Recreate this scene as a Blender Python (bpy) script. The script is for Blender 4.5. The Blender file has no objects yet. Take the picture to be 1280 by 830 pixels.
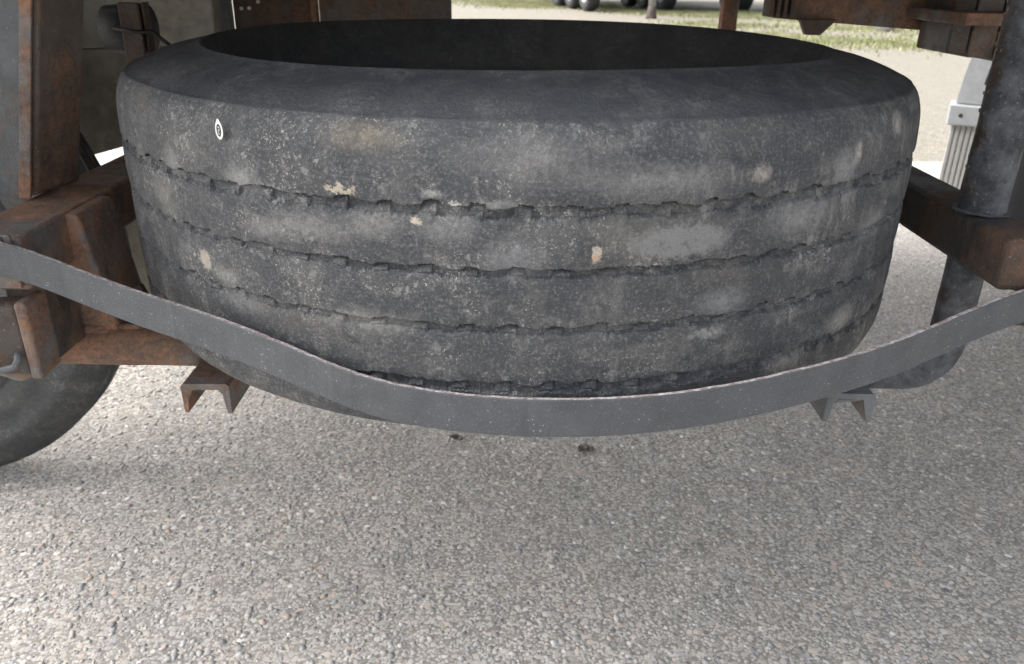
import bpy, bmesh, math, random
import numpy as np
from mathutils import Vector, Matrix
random.seed(7); rng = np.random.default_rng(7)
PI = math.pi; C = bpy.context.scene.collection; SC = bpy.context.scene

# ---------------------------------------------------------------- camera, sky, sun, exposure
cam = bpy.data.cameras.new('camera'); camo = bpy.data.objects.new('camera', cam); C.objects.link(camo)
cam.sensor_width = 36; cam.lens = 36 * 1003 / 1280; cam.clip_start = .02; cam.clip_end = 600
pitch, roll = math.radians(24.4), .0166
camo.matrix_world = Matrix.Translation((0, -1.213, 1.0)) @ Matrix.Rotation(PI/2 - pitch, 4, 'X') @ Matrix.Rotation(roll, 4, 'Z')
cam.dof.use_dof = True; cam.dof.focus_distance = .85; cam.dof.aperture_fstop = 10.5
SC.camera = camo
SUN_EL, SUN_AZ = math.radians(46), math.radians(279)      # azimuth measured clockwise from +y
world = bpy.data.worlds.new('World'); SC.world = world; world.use_nodes = True
wn = world.node_tree; bg = wn.nodes['Background']
sky = wn.nodes.new('ShaderNodeTexSky'); sky.sky_type = 'NISHITA'; sky.sun_disc = False
sky.sun_elevation = SUN_EL; sky.sun_rotation = SUN_AZ; sky.air_density = 1.0; sky.dust_density = 4; sky.ozone_density = 1
hs = wn.nodes.new('ShaderNodeHueSaturation'); hs.inputs['Saturation'].default_value = .28
wn.links.new(sky.outputs[0], hs.inputs['Color']); wn.links.new(hs.outputs[0], bg.inputs[0]); bg.inputs[1].default_value = .15
sl = bpy.data.lights.new('sun', 'SUN'); sl.energy = 1.2; sl.angle = math.radians(45); sl.color = (1, .975, .94)
so = bpy.data.objects.new('sun', sl); C.objects.link(so)
dv = Vector((math.sin(SUN_AZ)*math.cos(SUN_EL), math.cos(SUN_AZ)*math.cos(SUN_EL), math.sin(SUN_EL)))
so.rotation_euler = dv.to_track_quat('Z', 'Y').to_euler(); so.location = dv * 30
SC.view_settings.view_transform = 'Standard'; SC.view_settings.look = 'None'
SC.view_settings.exposure = 1.78; SC.view_settings.gamma = 1; SC.view_settings.use_curve_mapping = False

# ---------------------------------------------------------------- node helpers
class NT:
    def __init__(s, name, rough=.7, metal=0, spec=.5):
        s.m = bpy.data.materials.new(name); s.m.use_nodes = True; s.t = s.m.node_tree
        s.b = s.t.nodes['Principled BSDF']; s.b.inputs['Roughness'].default_value = rough
        s.b.inputs['Metallic'].default_value = metal; s.b.inputs['Specular IOR Level'].default_value = spec
        s.co = s.n('ShaderNodeTexCoord').outputs['Object']
    def n(s, t, **k):
        n = s.t.nodes.new(t)
        for a, v in k.items(): setattr(n, a, v)
        return n
    def put(s, sock, v):
        if isinstance(v, bpy.types.NodeSocket): s.t.links.new(v, sock)
        elif isinstance(v, tuple) and len(v) == 3 and sock.type == 'RGBA': sock.default_value = (*v, 1)
        else: sock.default_value = v
    def noise(s, scale, detail=4, rough=.6, co=None, dist=0, out=0):
        n = s.n('ShaderNodeTexNoise'); s.put(n.inputs['Vector'], co or s.co)
        n.inputs['Scale'].default_value = scale; n.inputs['Detail'].default_value = detail
        n.inputs['Roughness'].default_value = rough; n.inputs['Distortion'].default_value = dist
        return n.outputs[out]
    def vor(s, scale, feature='F1', out='Distance', co=None, rand=1):
        n = s.n('ShaderNodeTexVoronoi', feature=feature); s.put(n.inputs['Vector'], co or s.co)
        n.inputs['Scale'].default_value = scale; n.inputs['Randomness'].default_value = rand
        return n.outputs[out]
    def ramp(s, f, *st):
        n = s.n('ShaderNodeValToRGB'); s.put(n.inputs[0], f); e = n.color_ramp.elements
        while len(e) < len(st): e.new(.5)
        for i, (p, c) in enumerate(st):
            e[i].position = p; e[i].color = (c, c, c, 1) if not isinstance(c, tuple) else (*c, 1)
        return n.outputs[0]
    def mix(s, f, a, b, mode='MIX'):
        n = s.n('ShaderNodeMix', data_type='RGBA', blend_type=mode)
        s.put(n.inputs[0], f); s.put(n.inputs[6], a); s.put(n.inputs[7], b); return n.outputs[2]
    def m_(s, op, a, b=0.0, c=0.0, clamp=False):
        n = s.n('ShaderNodeMath', operation=op, use_clamp=clamp); s.put(n.inputs[0], a); s.put(n.inputs[1], b); s.put(n.inputs[2], c)
        return n.outputs[0]
    def vscale(s, v, co=None):
        n = s.n('ShaderNodeVectorMath', operation='MULTIPLY'); s.put(n.inputs[0], co or s.co); n.inputs[1].default_value = v
        return n.outputs[0]
    def bump(s, h, strength=.5, dist=.002, prev=None):
        n = s.n('ShaderNodeBump'); s.put(n.inputs['Height'], h); n.inputs['Strength'].default_value = strength
        n.inputs['Distance'].default_value = dist
        if prev: s.put(n.inputs['Normal'], prev)
        return n.outputs[0]
    def done(s, col, rough=None, bump=None):
        s.put(s.b.inputs['Base Color'], col)
        if rough is not None: s.put(s.b.inputs['Roughness'], rough)
        if bump is not None: s.put(s.b.inputs['Normal'], bump)
        return s.m

# ---------------------------------------------------------------- materials
def rust_mat(name, paint, amount, r1=(.115, .047, .022), r2=(.27, .105, .034), rough=.85, dust=(.22, .19, .16)):
    s = NT(name)
    rc = s.mix(s.ramp(s.noise(22, 6, .7), (.38, 0.0), (.66, 1.0)), r1, r2)
    rc = s.mix(s.ramp(s.noise(140, 3, .7), (.45, 0.0), (.75, .7)), rc, (.05, .03, .022))
    pc = s.mix(s.ramp(s.noise(35, 5), (.35, 0.0), (.7, 1.0)), paint, tuple(c*.55 for c in paint))
    a = .72 - amount * .5
    msk = s.ramp(s.noise(9, 8, .68, dist=.4), (a - .06, 0.0), (a + .06, 1.0))
    c = s.mix(msk, pc, rc)
    c = s.mix(s.ramp(s.noise(60, 7, .75), (.6, 0.0), (.78, .55)), c, dust)
    c = s.mix(s.ramp(s.noise(420, 2, .5), (.66, 0.0), (.74, .6)), c, (.33, .29, .24))
    h = s.m_('ADD', s.noise(95, 6, .75), s.m_('MULTIPLY', msk, .6))
    return s.done(c, s.ramp(msk, (0, .5), (1, rough)), s.bump(h, .75, .0022))
M_rust = rust_mat('orange brown rust', (.135, .125, .118), .50, (.10, .068, .050), (.27, .135, .075), .85)
M_rustdark = rust_mat('dark brown rust', (.042, .040, .038), .45, (.048, .032, .024), (.115, .064, .038))
M_rustgrey = rust_mat('grey steel with rust', (.105, .115, .125), .25)
M_brown = rust_mat('brown weathered steel', (.115, .095, .08), .46, (.085, .06, .045), (.20, .115, .068))
M_blue = rust_mat('blue grey weathered paint', (.075, .082, .086), .30, (.085, .06, .045), (.16, .095, .06))
M_olive = rust_mat('olive grey road grime', (.26, .24, .19), .02, dust=(.32, .3, .24))
def strap_mat():
    s = NT('grey flat bar with white flecks', .55)
    c = s.mix(s.ramp(s.noise(30, 5), (.3, 0.0), (.75, 1.0)), (.044, .048, .053), (.070, .074, .080))
    c = s.mix(s.ramp(s.noise(300, 4, .8), (.4, 0.0), (.8, .45)), c, (.05, .055, .06))
    fl = s.m_('MULTIPLY', s.ramp(s.vor(210), (.10, 1.0), (.17, 0.0)), s.ramp(s.noise(60, 2), (.56, 0.0), (.62, .8)))
    c = s.mix(fl, c, (.40, .40, .38))
    c = s.mix(s.ramp(s.noise(520, 3, .8), (.56, 0.0), (.68, .45)), c, (.2, .205, .21))
    c = s.mix(s.ramp(s.noise(24, 7, .8, dist=1), (.70, 0.0), (.74, .9)), c, (.30, .16, .08))
    return s.done(c, .6, s.bump(s.noise(220, 5, .8), .5, .0012))
M_strap = strap_mat()
def edge_mat():
    s = NT('bare chipped edge', .5)
    c = s.mix(s.ramp(s.noise(160, 5, .8), (.42, 0.0), (.6, 1.0)), (.20, .14, .13), (.55, .53, .52))
    return s.done(c, .6, s.bump(s.noise(300, 4), .6, .001))
M_edge = edge_mat()
def tube_mat():
    s = NT('flaking black tube paint', .45)
    c = s.mix(s.ramp(s.noise(26, 7, .75), (.4, 0.0), (.66, 1.0)), (.035, .038, .043), (.15, .158, .172))
    sep = s.n('ShaderNodeSeparateXYZ'); s.put(sep.inputs[0], s.co)
    side = s.m_('MULTIPLY', s.m_('ADD', s.m_('MULTIPLY', sep.outputs[0], -16), s.noise(30, 6, .75)), s.ramp(sep.outputs[2], (.57, 0.0), (.62, 1.0)))
    c = s.mix(s.ramp(side, (.90, 0.0), (1.0, .9)), c, (.05, .03, .02))
    c = s.mix(s.ramp(s.noise(260, 3, .7), (.62, 0.0), (.72, .8)), c, (.3, .31, .33))
    return s.done(c, s.ramp(s.noise(40, 5), (.3, .3), (.7, .7)), s.bump(s.noise(90, 8, .85), 1.0, .006))
M_tube = tube_mat()

SPOTS = [  # u along tread (m), v across (m), radii, colour, strength
 (.15,.062,.055,.017,(.165,.165,.163),1.), (.071,.053,.0048,.010,(.44,.38,.32),1.), (.0705,.050,.0028,.004,(.50,.27,.13),1.),
 (-.161,.103,.017,.004,(.38,.33,.25),1.), (-.348,.004,.012,.012,(.34,.31,.25),1.), (-.09,.081,.006,.0042,(.42,.36,.28),1.),
 (-.274,.099,.022,.016,(.28,.28,.27),.8), (-.391,.10,.018,.016,(.26,.26,.25),.7), (.45,.143,.014,.013,(.40,.38,.35),.9),
 (.365,.125,.007,.012,(.40,.38,.35),.8), (.227,.118,.013,.008,(.42,.38,.33),.8), (.345,.113,.020,.016,(.27,.27,.27),.8),
 (.39,-.062,.030,.017,(.33,.32,.29),.95), (.30,-.088,.022,.011,(.29,.28,.26),.85), (.012,.137,.07,.022,(.19,.185,.18),.6),
 (-.075,.105,.010,.004,(.40,.40,.38),.8), (-.061,.075,.03,.014,(.33,.33,.32),.45), (-.138,.150,.04,.014,(.20,.165,.115),.7),
 (-.004,.052,.03,.02,(.24,.24,.25),.6), (.286,.071,.05,.02,(.24,.24,.24),.7), (.201,-.002,.03,.014,(.22,.23,.23),.7),
 (-.317,-.006,.02,.01,(.30,.29,.27),.7), (.121,.119,.08,.014,(.21,.205,.20),.75), (-.141,-.021,.05,.012,(.30,.29,.26),.55),
 (.187,-.034,.022,.006,(.36,.36,.34),.7), (-.194,.065,.05,.014,(.30,.29,.28),.5), (-.42,.06,.03,.02,(.28,.26,.22),.5),
 (-.30,-.03,.04,.014,(.24,.24,.23),.5), (.43,.04,.04,.016,(.24,.24,.24),.6), (.218,.106,.0011,.014,(.008,.008,.008),.9), (-.055,.098,.006,.003,(.42,.42,.40),1.),
 (.06,-.03,.05,.016,(.035,.037,.042),.8), (-.02,-.055,.05,.014,(.03,.033,.038),.8), (-.11,.135,.03,.014,(.035,.037,.042),.8), (.12,.02,.05,.014,(.034,.037,.042),.8), (.20,.148,.10,.010,(.036,.039,.044),.7), (-.02,.098,.02,.006,(.30,.30,.29),.6), (-.13,.075,.03,.013,(.27,.265,.25),.6), (-.25,.055,.03,.012,(.25,.24,.23),.6)]
def tyre_mat(name, spots=True, dusty=1.0, base=(.019, .0212, .0248)):
    s = NT(name, .62, 0, .6)
    n1 = s.noise(7, 7, .62); n2 = s.noise(38, 6, .7); n3 = s.noise(190, 5, .75)
    c = s.mix(s.ramp(n1, (.34, 0.0), (.66, 1.0)), base, tuple(x*1.5 for x in base))
    d = s.ramp(s.m_('ADD', s.m_('MULTIPLY', n1, .62), s.m_('MULTIPLY', n2, .38)), (.43, 0.0), (.60, .5*dusty))
    c = s.mix(d, c, (.095, .0935, .090))
    c = s.mix(s.ramp(s.noise(95, 5, .8, dist=.6), (.54, 0.0), (.66, .6*dusty)), c, (.19, .187, .18))
    # lichen like flecks, denser to the left of the tread and on the middle ribs
    sep = s.n('ShaderNodeSeparateXYZ'); s.put(sep.inputs[0], s.co)
    dens = s.m_('ADD', s.m_('MULTIPLY', sep.outputs[0], -.22), s.noise(9, 4, .6))
    fm = s.ramp(dens, (.42, 0.0), (.51, 1.0))
    wv = s.n('ShaderNodeVectorMath', operation='ADD'); s.put(wv.inputs[0], s.co)
    wn_ = s.n('ShaderNodeVectorMath', operation='SCALE'); s.put(wn_.inputs[0], s.noise(160, 3, .6, out=1)); wn_.inputs['Scale'].default_value = .013
    s.put(wv.inputs[1], wn_.outputs[0])
    for sc_, w0, w1, k, cc in ((110, .20, .34, .6, (.25, .25, .245)), (230, .14, .28, .7, (.40, .39, .37)), (420, .2, .32, .8, (.42, .41, .38)), (60, .2, .30, .5, (.20, .20, .195))):
        f = s.ramp(s.vor(sc_, co=wv.outputs[0]), (w0, 1.0), (w1, 0.0))
        sel = s.n('ShaderNodeSeparateColor'); s.put(sel.inputs[0], s.vor(sc_, out='Color', co=wv.outputs[0]))
        f = s.m_('MULTIPLY', f, s.ramp(sel.outputs[0], (.62, 0.0), (.66, 1.0)))
        c = s.mix(s.m_('MULTIPLY', s.m_('MULTIPLY', f, fm), min(1, k*1.25)*dusty), c, cc)
    # upright scuffs, stronger to the right
    sc1 = s.noise(1, 5, .7, co=s.vscale((70, 70, 16)))
    c = s.mix(s.m_('MULTIPLY', s.ramp(sc1, (.53, 0.0), (.63, .6*dusty)), s.ramp(s.m_('ADD', s.m_('MULTIPLY', sep.outputs[0], .4), s.noise(11, 3)), (.45, 0.0), (.62, 1.0))), c, (.22, .215, .205))
    c = s.mix(s.ramp(s.noise(17, 6, .7, dist=.4), (.50, 0.0), (.60, .30*dusty)), c, (.125, .123, .118))
    c = s.mix(s.ramp(s.noise(13, 5, .7, dist=.6, co=s.vscale((1.1, 1, 1.4))), (.45, 0.0), (.55, .85)), c, (base[0]*.95, base[1]*1.03, base[2]*1.15))
    # fine scuffs that run round the tyre and fine crazing
    sc2 = s.noise(1, 6, .8, co=s.vscale((26, 26, 330)))
    c = s.mix(s.ramp(sc2, (.56, 0.0), (.66, .30*dusty)), c, (.19, .187, .18))
    cr = s.vor(75, 'DISTANCE_TO_EDGE', co=wv.outputs[0])
    c = s.mix(s.m_('MULTIPLY', s.ramp(cr, (.0, .7), (.035, 0.0)), s.ramp(s.noise(14, 3), (.5, 0.0), (.6, 1.0))), c, (.018, .018, .02))
    # tan dust
    c = s.mix(s.ramp(s.noise(5, 5, .6, co=s.vscale((1, 1, 2.2))), (.58, 0.0), (.72, .28*dusty)), c, (.17, .145, .11))
    if spots:
        uv = s.n('ShaderNodeUVMap', uv_map='tread_uv').outputs[0]
        wob = s.n('ShaderNodeVectorMath', operation='SCALE'); nn = s.n('ShaderNodeVectorMath', operation='SUBTRACT')
        s.put(nn.inputs[0], s.noise(110, 5, .8, out=1)); nn.inputs[1].default_value = (.5, .5, .5)
        s.put(wob.inputs[0], nn.outputs[0]); wob.inputs['Scale'].default_value = .030
        for (u, v, ru, rv, cc, k) in SPOTS:
            big = max(ru, rv) > .012
            a = s.n('ShaderNodeVectorMath', operation='SUBTRACT'); s.put(a.inputs[0], uv); a.inputs[1].default_value = (u, v, 0)
            w2 = s.n('ShaderNodeVectorMath', operation='SCALE'); s.put(w2.inputs[0], wob.outputs[0]); w2.inputs['Scale'].default_value = 1.0 if big else .62
            a2 = s.n('ShaderNodeVectorMath', operation='ADD'); s.put(a2.inputs[0], a.outputs[0]); s.put(a2.inputs[1], w2.outputs[0])
            b = s.n('ShaderNodeVectorMath', operation='MULTIPLY'); s.put(b.inputs[0], a2.outputs[0]); b.inputs[1].default_value = (1/ru, 1/rv, 0)
            l = s.n('ShaderNodeVectorMath', operation='LENGTH'); s.put(l.inputs[0], b.outputs[0])
            f = s.ramp(s.m_('MULTIPLY', l.outputs['Value'], .5), (.35 if k == 1. else .12, k), (.52 if k == 1. else .62, 0.0))
            if k < 1: f = s.m_('MULTIPLY', f, s.ramp(n3, (.3, .35), (.62, 1.0)))
            c = s.mix(f, c, cc)
    c = s.mix(s.ramp(s.noise(700, 3, .7), (.35, .35), (.6, 0.0)), c, (.02, .021, .023))
    c = s.mix(s.ramp(s.noise(330, 5, .8), (.52, 0.0), (.64, .5*dusty)), c, (.20, .196, .188))
    c = s.mix(s.ramp(s.noise(75, 6, .8, dist=.3), (.36, .45), (.46, 0.0)), c, tuple(x*.7 for x in base))
    nb = s.bump(n3, .8, .0022); nb = s.bump(s.noise(22, 4), .5, .004, nb); nb = s.bump(s.noise(650, 3, .7), .5, .0006, nb)
    return s.done(c, s.ramp(n2, (.3, .5), (.7, .82)), nb)
M_tread = tyre_mat('worn dusty tread rubber')
M_side = tyre_mat('smooth sidewall rubber', False, .30, (.0135, .016, .0200))
M_side.node_tree.nodes['Principled BSDF'].inputs['Specular IOR Level'].default_value = .8
M_inner = tyre_mat('black inner rubber', False, .15, (.014, .014, .014))
M_grooveshade = tyre_mat('groove rubber with shade painted in', False, .0, (.008, .008, .009))  # near-black colour painting in the shade below the groove lips
M_wheelrub = tyre_mat('dusty wheel rubber', False, .6, (.028, .029, .028))
def plain(name, col, rough=.6, metal=0, var=.35, scale=20, bs=.4):
    s = NT(name, rough, metal)
    c = s.mix(s.ramp(s.noise(scale, 6, .65), (.35, 0.0), (.7, 1.0)), col, tuple(x*(1-var) for x in col))
    return s.done(c, rough, s.bump(s.noise(scale*5, 4, .7), bs, .0015))
M_black = plain('black plastic', (.006, .006, .006), .6)
M_white = plain('off white plastic', (.36, .375, .39), .5, 0, .2)
M_whiterib = plain('chalky white ribbed plastic', (.33, .33, .315), .6, 0, .2)
M_dark = plain('dark seam', (.03, .03, .03), .7)
M_rim = plain('dull pale wheel rim', (.42, .42, .42), .5, .2, .3)
M_chassis = plain('dark chassis paint', (.03, .032, .035), .6)
M_bodyA = plain('pale trailer side', (.5, .5, .5), .5, 0, .15, 2, .1)
M_bodyB = plain('grey trailer side', (.25, .27, .3), .5, 0, .15, 2, .1)
M_bodyC = plain('dark curtain side', (.06, .08, .12), .6, 0, .15, 2, .1)
M_floor = plain('dark timber trailer floor', (.05, .04, .033), .8, 0, .4, 6)
M_stone = plain('grey brown stone', (.13, .12, .11), .9, 0, .4, 9)
M_leaf = plain('dry brown leaf', (.10, .08, .068), .9, 0, .5, 60)
M_reflspot = plain('painted bright reflection', (.33, .32, .25), .4, 0, .3)
M_polegrey = plain('grey galvanised post', (.33, .33, .32), .6, .2)

def ground_mat(name, tint, dark, cell=115, patch=.2, far=False):
    s = NT(name, .85)
    sepc = s.n('ShaderNodeSeparateColor')
    co = s.n('ShaderNodeVectorMath', operation='ADD'); s.put(co.inputs[0], s.co)
    w = s.n('ShaderNodeVectorMath', operation='SCALE'); s.put(w.inputs[0], s.noise(cell*.8, 2, .5, out=1)); w.inputs['Scale'].default_value = .55/cell
    s.put(co.inputs[1], w.outputs[0]); co = co.outputs[0]
    v1c = s.vor(cell, out='Color', co=co); s.put(sepc.inputs[0], v1c); v1 = s.vor(cell, co=co)
    T = lambda r, g, b: (r*tint[0], g*tint[1], b*tint[2])
    peb = s.ramp(sepc.outputs[0], (0, T(.12,.12,.13)), (.10, T(.30,.295,.28)), (.3, T(.43,.42,.40)), (.55, T(.36,.345,.32)), (.7, T(.52,.51,.49)), (.82, T(.47,.375,.31)), (.9, T(.26,.28,.31)), (.97, T(.66,.65,.62)))
    s2 = s.n('ShaderNodeSeparateColor'); v2c = s.vor(cell*2.1, out='Color', co=co); s.put(s2.inputs[0], v2c); v2 = s.vor(cell*2.1, co=co)
    fine = s.ramp(s2.outputs[0], (0, T(.22,.215,.20)), (.5, T(.36,.35,.33)), (1, T(.52,.51,.49)))
    pick = s.ramp(sepc.outputs[1], (.38, 1.0), (.42, 0.0))
    inpeb = s.m_('MULTIPLY', pick, s.ramp(v1, (.44, 1.0), (.54, 0.0)))
    c = s.mix(inpeb, fine, peb)
    gap = s.m_('MULTIPLY', s.ramp(v2, (.45, 0.0), (.66, .8)), s.m_('SUBTRACT', 1.0, inpeb))
    c = s.mix(gap, c, T(.13,.125,.115))
    c = s.mix(s.ramp(s.noise(cell*3.5, 4, .8), (.32, .4), (.48, 0.0)), c, T(.16,.155,.145))
    c = s.mix(s.ramp(s.noise(2.2, 5, .6), (.35, patch), (.65, 0.0)), c, dark)
    c = s.mix(s.ramp(s.noise(9, 5, .7), (.45, 0.0), (.75, patch*.8)), c, T(.50,.455,.39))
    h = s.m_('ADD', s.m_('MULTIPLY', s.m_('SUBTRACT', 1.0, v1), inpeb), s.m_('MULTIPLY', s.m_('SUBTRACT', 1.0, v2), .45))
    nb = s.bump(h, .42, .0024); nb = s.bump(s.noise(cell*4, 3, .7), .35, .0008, nb)
    return s.done(c, .85, nb)
M_ground = ground_mat('pebbly worn asphalt', (1.27, 1.22, 1.18), (.23, .22, .205), 84, .3)
M_yard = ground_mat('pale crushed stone yard', (.64, .60, .52), (.20, .18, .14), 60, .35)
def pebble_mat():
    s = NT('mixed small pebbles', .8)
    oi = s.n('ShaderNodeAttribute', attribute_name='tone')
    c = s.ramp(oi.outputs['Fac'], (0, (.20,.20,.205)), (.08, (.36,.345,.32)), (.35, (.47,.45,.42)), (.6, (.41,.385,.355)), (.75, (.57,.55,.52)), (.84, (.48,.36,.28)), (.90, (.22,.23,.25)), (1, (.72,.70,.67)))
    c = s.mix(s.ramp(s.noise(500, 3, .7), (.4, .4), (.6, 0.0)), c, (.2, .19, .18))
    return s.done(c, .8, s.bump(s.noise(900, 3, .7), .6, .0006))
M_pebble = pebble_mat()
def grass_mat():
    s = NT('yellow green grass', .8)
    c = s.mix(s.ramp(s.noise(1.6, 5, .7), (.35, 0.0), (.65, 1.0)), (.15, .18, .07), (.32, .30, .17))
    return s.done(c, .8)
M_grass = grass_mat()

# ---------------------------------------------------------------- object helpers
def link(o, parent=None, label=None, cat=None, group=None, kind=None):
    C.objects.link(o)
    if parent: o.parent = parent
    for k, v in (('label', label), ('category', cat), ('group', group), ('kind', kind)):
        if v: o[k] = v
    return o
def empty(name, label, cat, loc=(0,0,0), rz=0, group=None):
    o = bpy.data.objects.new(name, None); o.location = loc; o.rotation_euler = (0,0,rz); o.empty_display_size = .1
    return link(o, None, label, cat, group)
def mesh(name, V, F, mat, parent=None, smooth=False, **k):
    me = bpy.data.meshes.new(name); me.from_pydata([tuple(v) for v in V], [], F); me.materials.append(mat)
    if smooth: me.polygons.foreach_set('use_smooth', [True]*len(me.polygons))
    me.update(); return link(bpy.data.objects.new(name, me), parent, **k)
def bm_obj(name, bm, mat, parent=None, smooth=False, **k):
    bmesh.ops.recalc_face_normals(bm, faces=bm.faces)
    me = bpy.data.meshes.new(name); bm.to_mesh(me); bm.free()
    for m in (mat if isinstance(mat, (list, tuple)) else [mat]): me.materials.append(m)
    if smooth: me.polygons.foreach_set('use_smooth', [True]*len(me.polygons))
    return link(bpy.data.objects.new(name, me), parent, **k)
def hexbm(P, bev=.003, sub=0, wob=0):
    """P: 4 bottom + 4 top corners in the same order"""
    bm = bmesh.new(); v = [bm.verts.new(p) for p in P]
    for f in ((3,2,1,0),(4,5,6,7),(0,1,5,4),(1,2,6,5),(2,3,7,6),(3,0,4,7)): bm.faces.new([v[i] for i in f])
    if bev: bmesh.ops.bevel(bm, geom=bm.edges[:], offset=bev, segments=3, affect='EDGES', profile=.5)
    return bm
def boxP(x0,x1,y0,y1,z0,z1): return [(x0,y0,z0),(x1,y0,z0),(x1,y1,z0),(x0,y1,z0),(x0,y0,z1),(x1,y0,z1),(x1,y1,z1),(x0,y1,z1)]
def box(name, x0,x1,y0,y1,z0,z1, mat, parent=None, bev=.003, **k):
    return bm_obj(name, hexbm(boxP(x0,x1,y0,y1,z0,z1), bev), mat, parent, **k)
def tubebm(path, r, seg=24, cap=True, wob=0):
    bm = bmesh.new(); rings = []; P = [Vector(p) for p in path]
    up = Vector((0,1,0)) if abs((P[1]-P[0]).normalized().y) < .9 else Vector((1,0,0))
    for i, p in enumerate(P):
        t = (P[min(i+1,len(P)-1)] - P[max(i-1,0)]).normalized(); a = t.cross(up).normalized(); b = t.cross(a).normalized()
        rr = r[i] if isinstance(r, (list, tuple)) else r
        rings.append([bm.verts.new(p + (a*math.cos(q) + b*math.sin(q))*(rr + random.uniform(-wob, wob))) for q in (2*PI*j/seg for j in range(seg))])
    for i in range(len(rings)-1):
        for j in range(seg): bm.faces.new((rings[i][j], rings[i][(j+1)%seg], rings[i+1][(j+1)%seg], rings[i+1][j]))
    if cap: bm.faces.new(rings[0]); bm.faces.new(rings[-1])
    return bm
def cyl(name, p0, p1, r, mat, parent=None, seg=16, **k):
    o = bm_obj(name, tubebm([p0, p1], r, seg), mat, parent, smooth=False, **k); return o
def lathe(name, prof, n, mat, parent=None, closed=False, axis='Z', seed=None, **k):
    a = np.arange(n)*2*PI/n; P = np.array(prof)
    X = np.outer(np.cos(a), P[:,0]); Y = np.outer(np.sin(a), P[:,0]); Z = np.tile(P[:,1], (n,1))
    if axis == 'Y': V = np.stack([X, Z, Y], -1)
    elif axis == 'X': V = np.stack([Z, X, Y], -1)
    else: V = np.stack([X, Y, Z], -1)
    m = len(prof); idx = np.arange(n*m).reshape(n, m); nx = np.roll(idx, -1, 0)
    F = np.stack([idx[:,:-1], nx[:,:-1], nx[:,1:], idx[:,1:]], -1).reshape(-1,4)
    if axis == 'Y': F = F[:, ::-1]
    o = mesh(name, V.reshape(-1,3), F.tolist(), mat, parent, True, **k); return o

# ---------------------------------------------------------------- ground
def sheet(name, poly, z, mat, **k):
    return mesh(name, [(x, y, z) for x, y in poly], [list(range(len(poly)))], mat, None, kind='structure', **k)
sheet('ground', [(-300,-300),(300,-300),(300,300),(-300,300)], -.004, M_yard, label='pale gravel yard beyond the trailer')
ed = [(-60, 5.0), (-9, 4.6), (-4, 4.1), (-1.5, 3.9), (0, 4.05), (1.2, 3.8), (2.2, 3.5), (3, 3.55), (4.4, 3.2), (7, 3.0), (60, 2.0)]
sheet('pavement', [(-60,-60),(60,-60)] + ed[::-1], 0, M_ground, label='pebbly worn asphalt under the trailer')

# loose and half sunk pebbles on the asphalt: nobody could count them
ico = bmesh.new(); bmesh.ops.create_icosphere(ico, subdivisions=1, radius=1)
iv = np.array([v.co[:] for v in ico.verts]); jf = np.array([[v.index for v in f.verts] for f in ico.faces]); ico.free()
def pebbles(name, n, area, smin, smax, mat, label, z0=0.0):
    x0,x1,y0,y1 = area
    y = y0 + (y1-y0)*rng.random(n)**1.25; halfw = .35 + (y + 1.25)*.78
    x = (rng.random(n)*2-1)*np.minimum(halfw, x1)
    s = smin + (smax-smin)*rng.random(n)**3.4
    sc = np.stack([s*(.8+.6*rng.random(n)), s*(.7+.4*rng.random(n)), s*(.16+.2*rng.random(n))], -1)
    rot = rng.random(n)*2*PI
    V = iv[None]*sc[:,None,:]*(1 + .55*(rng.random((n,12,1))-.5))
    c_, s_ = np.cos(rot)[:,None], np.sin(rot)[:,None]
    V = np.stack([V[...,0]*c_ - V[...,1]*s_, V[...,0]*s_ + V[...,1]*c_, V[...,2] + .0002], -1) + np.stack([x,y,np.full(n,z0)],-1)[:,None,:]
    F = (jf[None] + (np.arange(n)*12)[:,None,None]).reshape(-1,3)
    me = bpy.data.meshes.new(name); me.vertices.add(n*12); me.vertices.foreach_set('co', V.reshape(-1).astype(np.float32))
    me.loops.add(F.size); me.loops.foreach_set('vertex_index', F.reshape(-1).astype(np.int32))
    me.polygons.add(len(F)); me.polygons.foreach_set('loop_start', (np.arange(len(F))*3).astype(np.int32))
    me.update(); me.validate()
    at = me.attributes.new('tone', 'FLOAT', 'POINT'); at.data.foreach_set('value', np.repeat(rng.random(n), 12).astype(np.float32))
    me.materials.append(mat)
    return link(bpy.data.objects.new(name, me), None, label, 'gravel', kind='stuff')
pebbles('gravel', 46000, (-3, 3, -.75, 2.2), .0018, .0072, M_pebble, 'small mixed pebbles bedded in the asphalt below the tyre')

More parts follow.
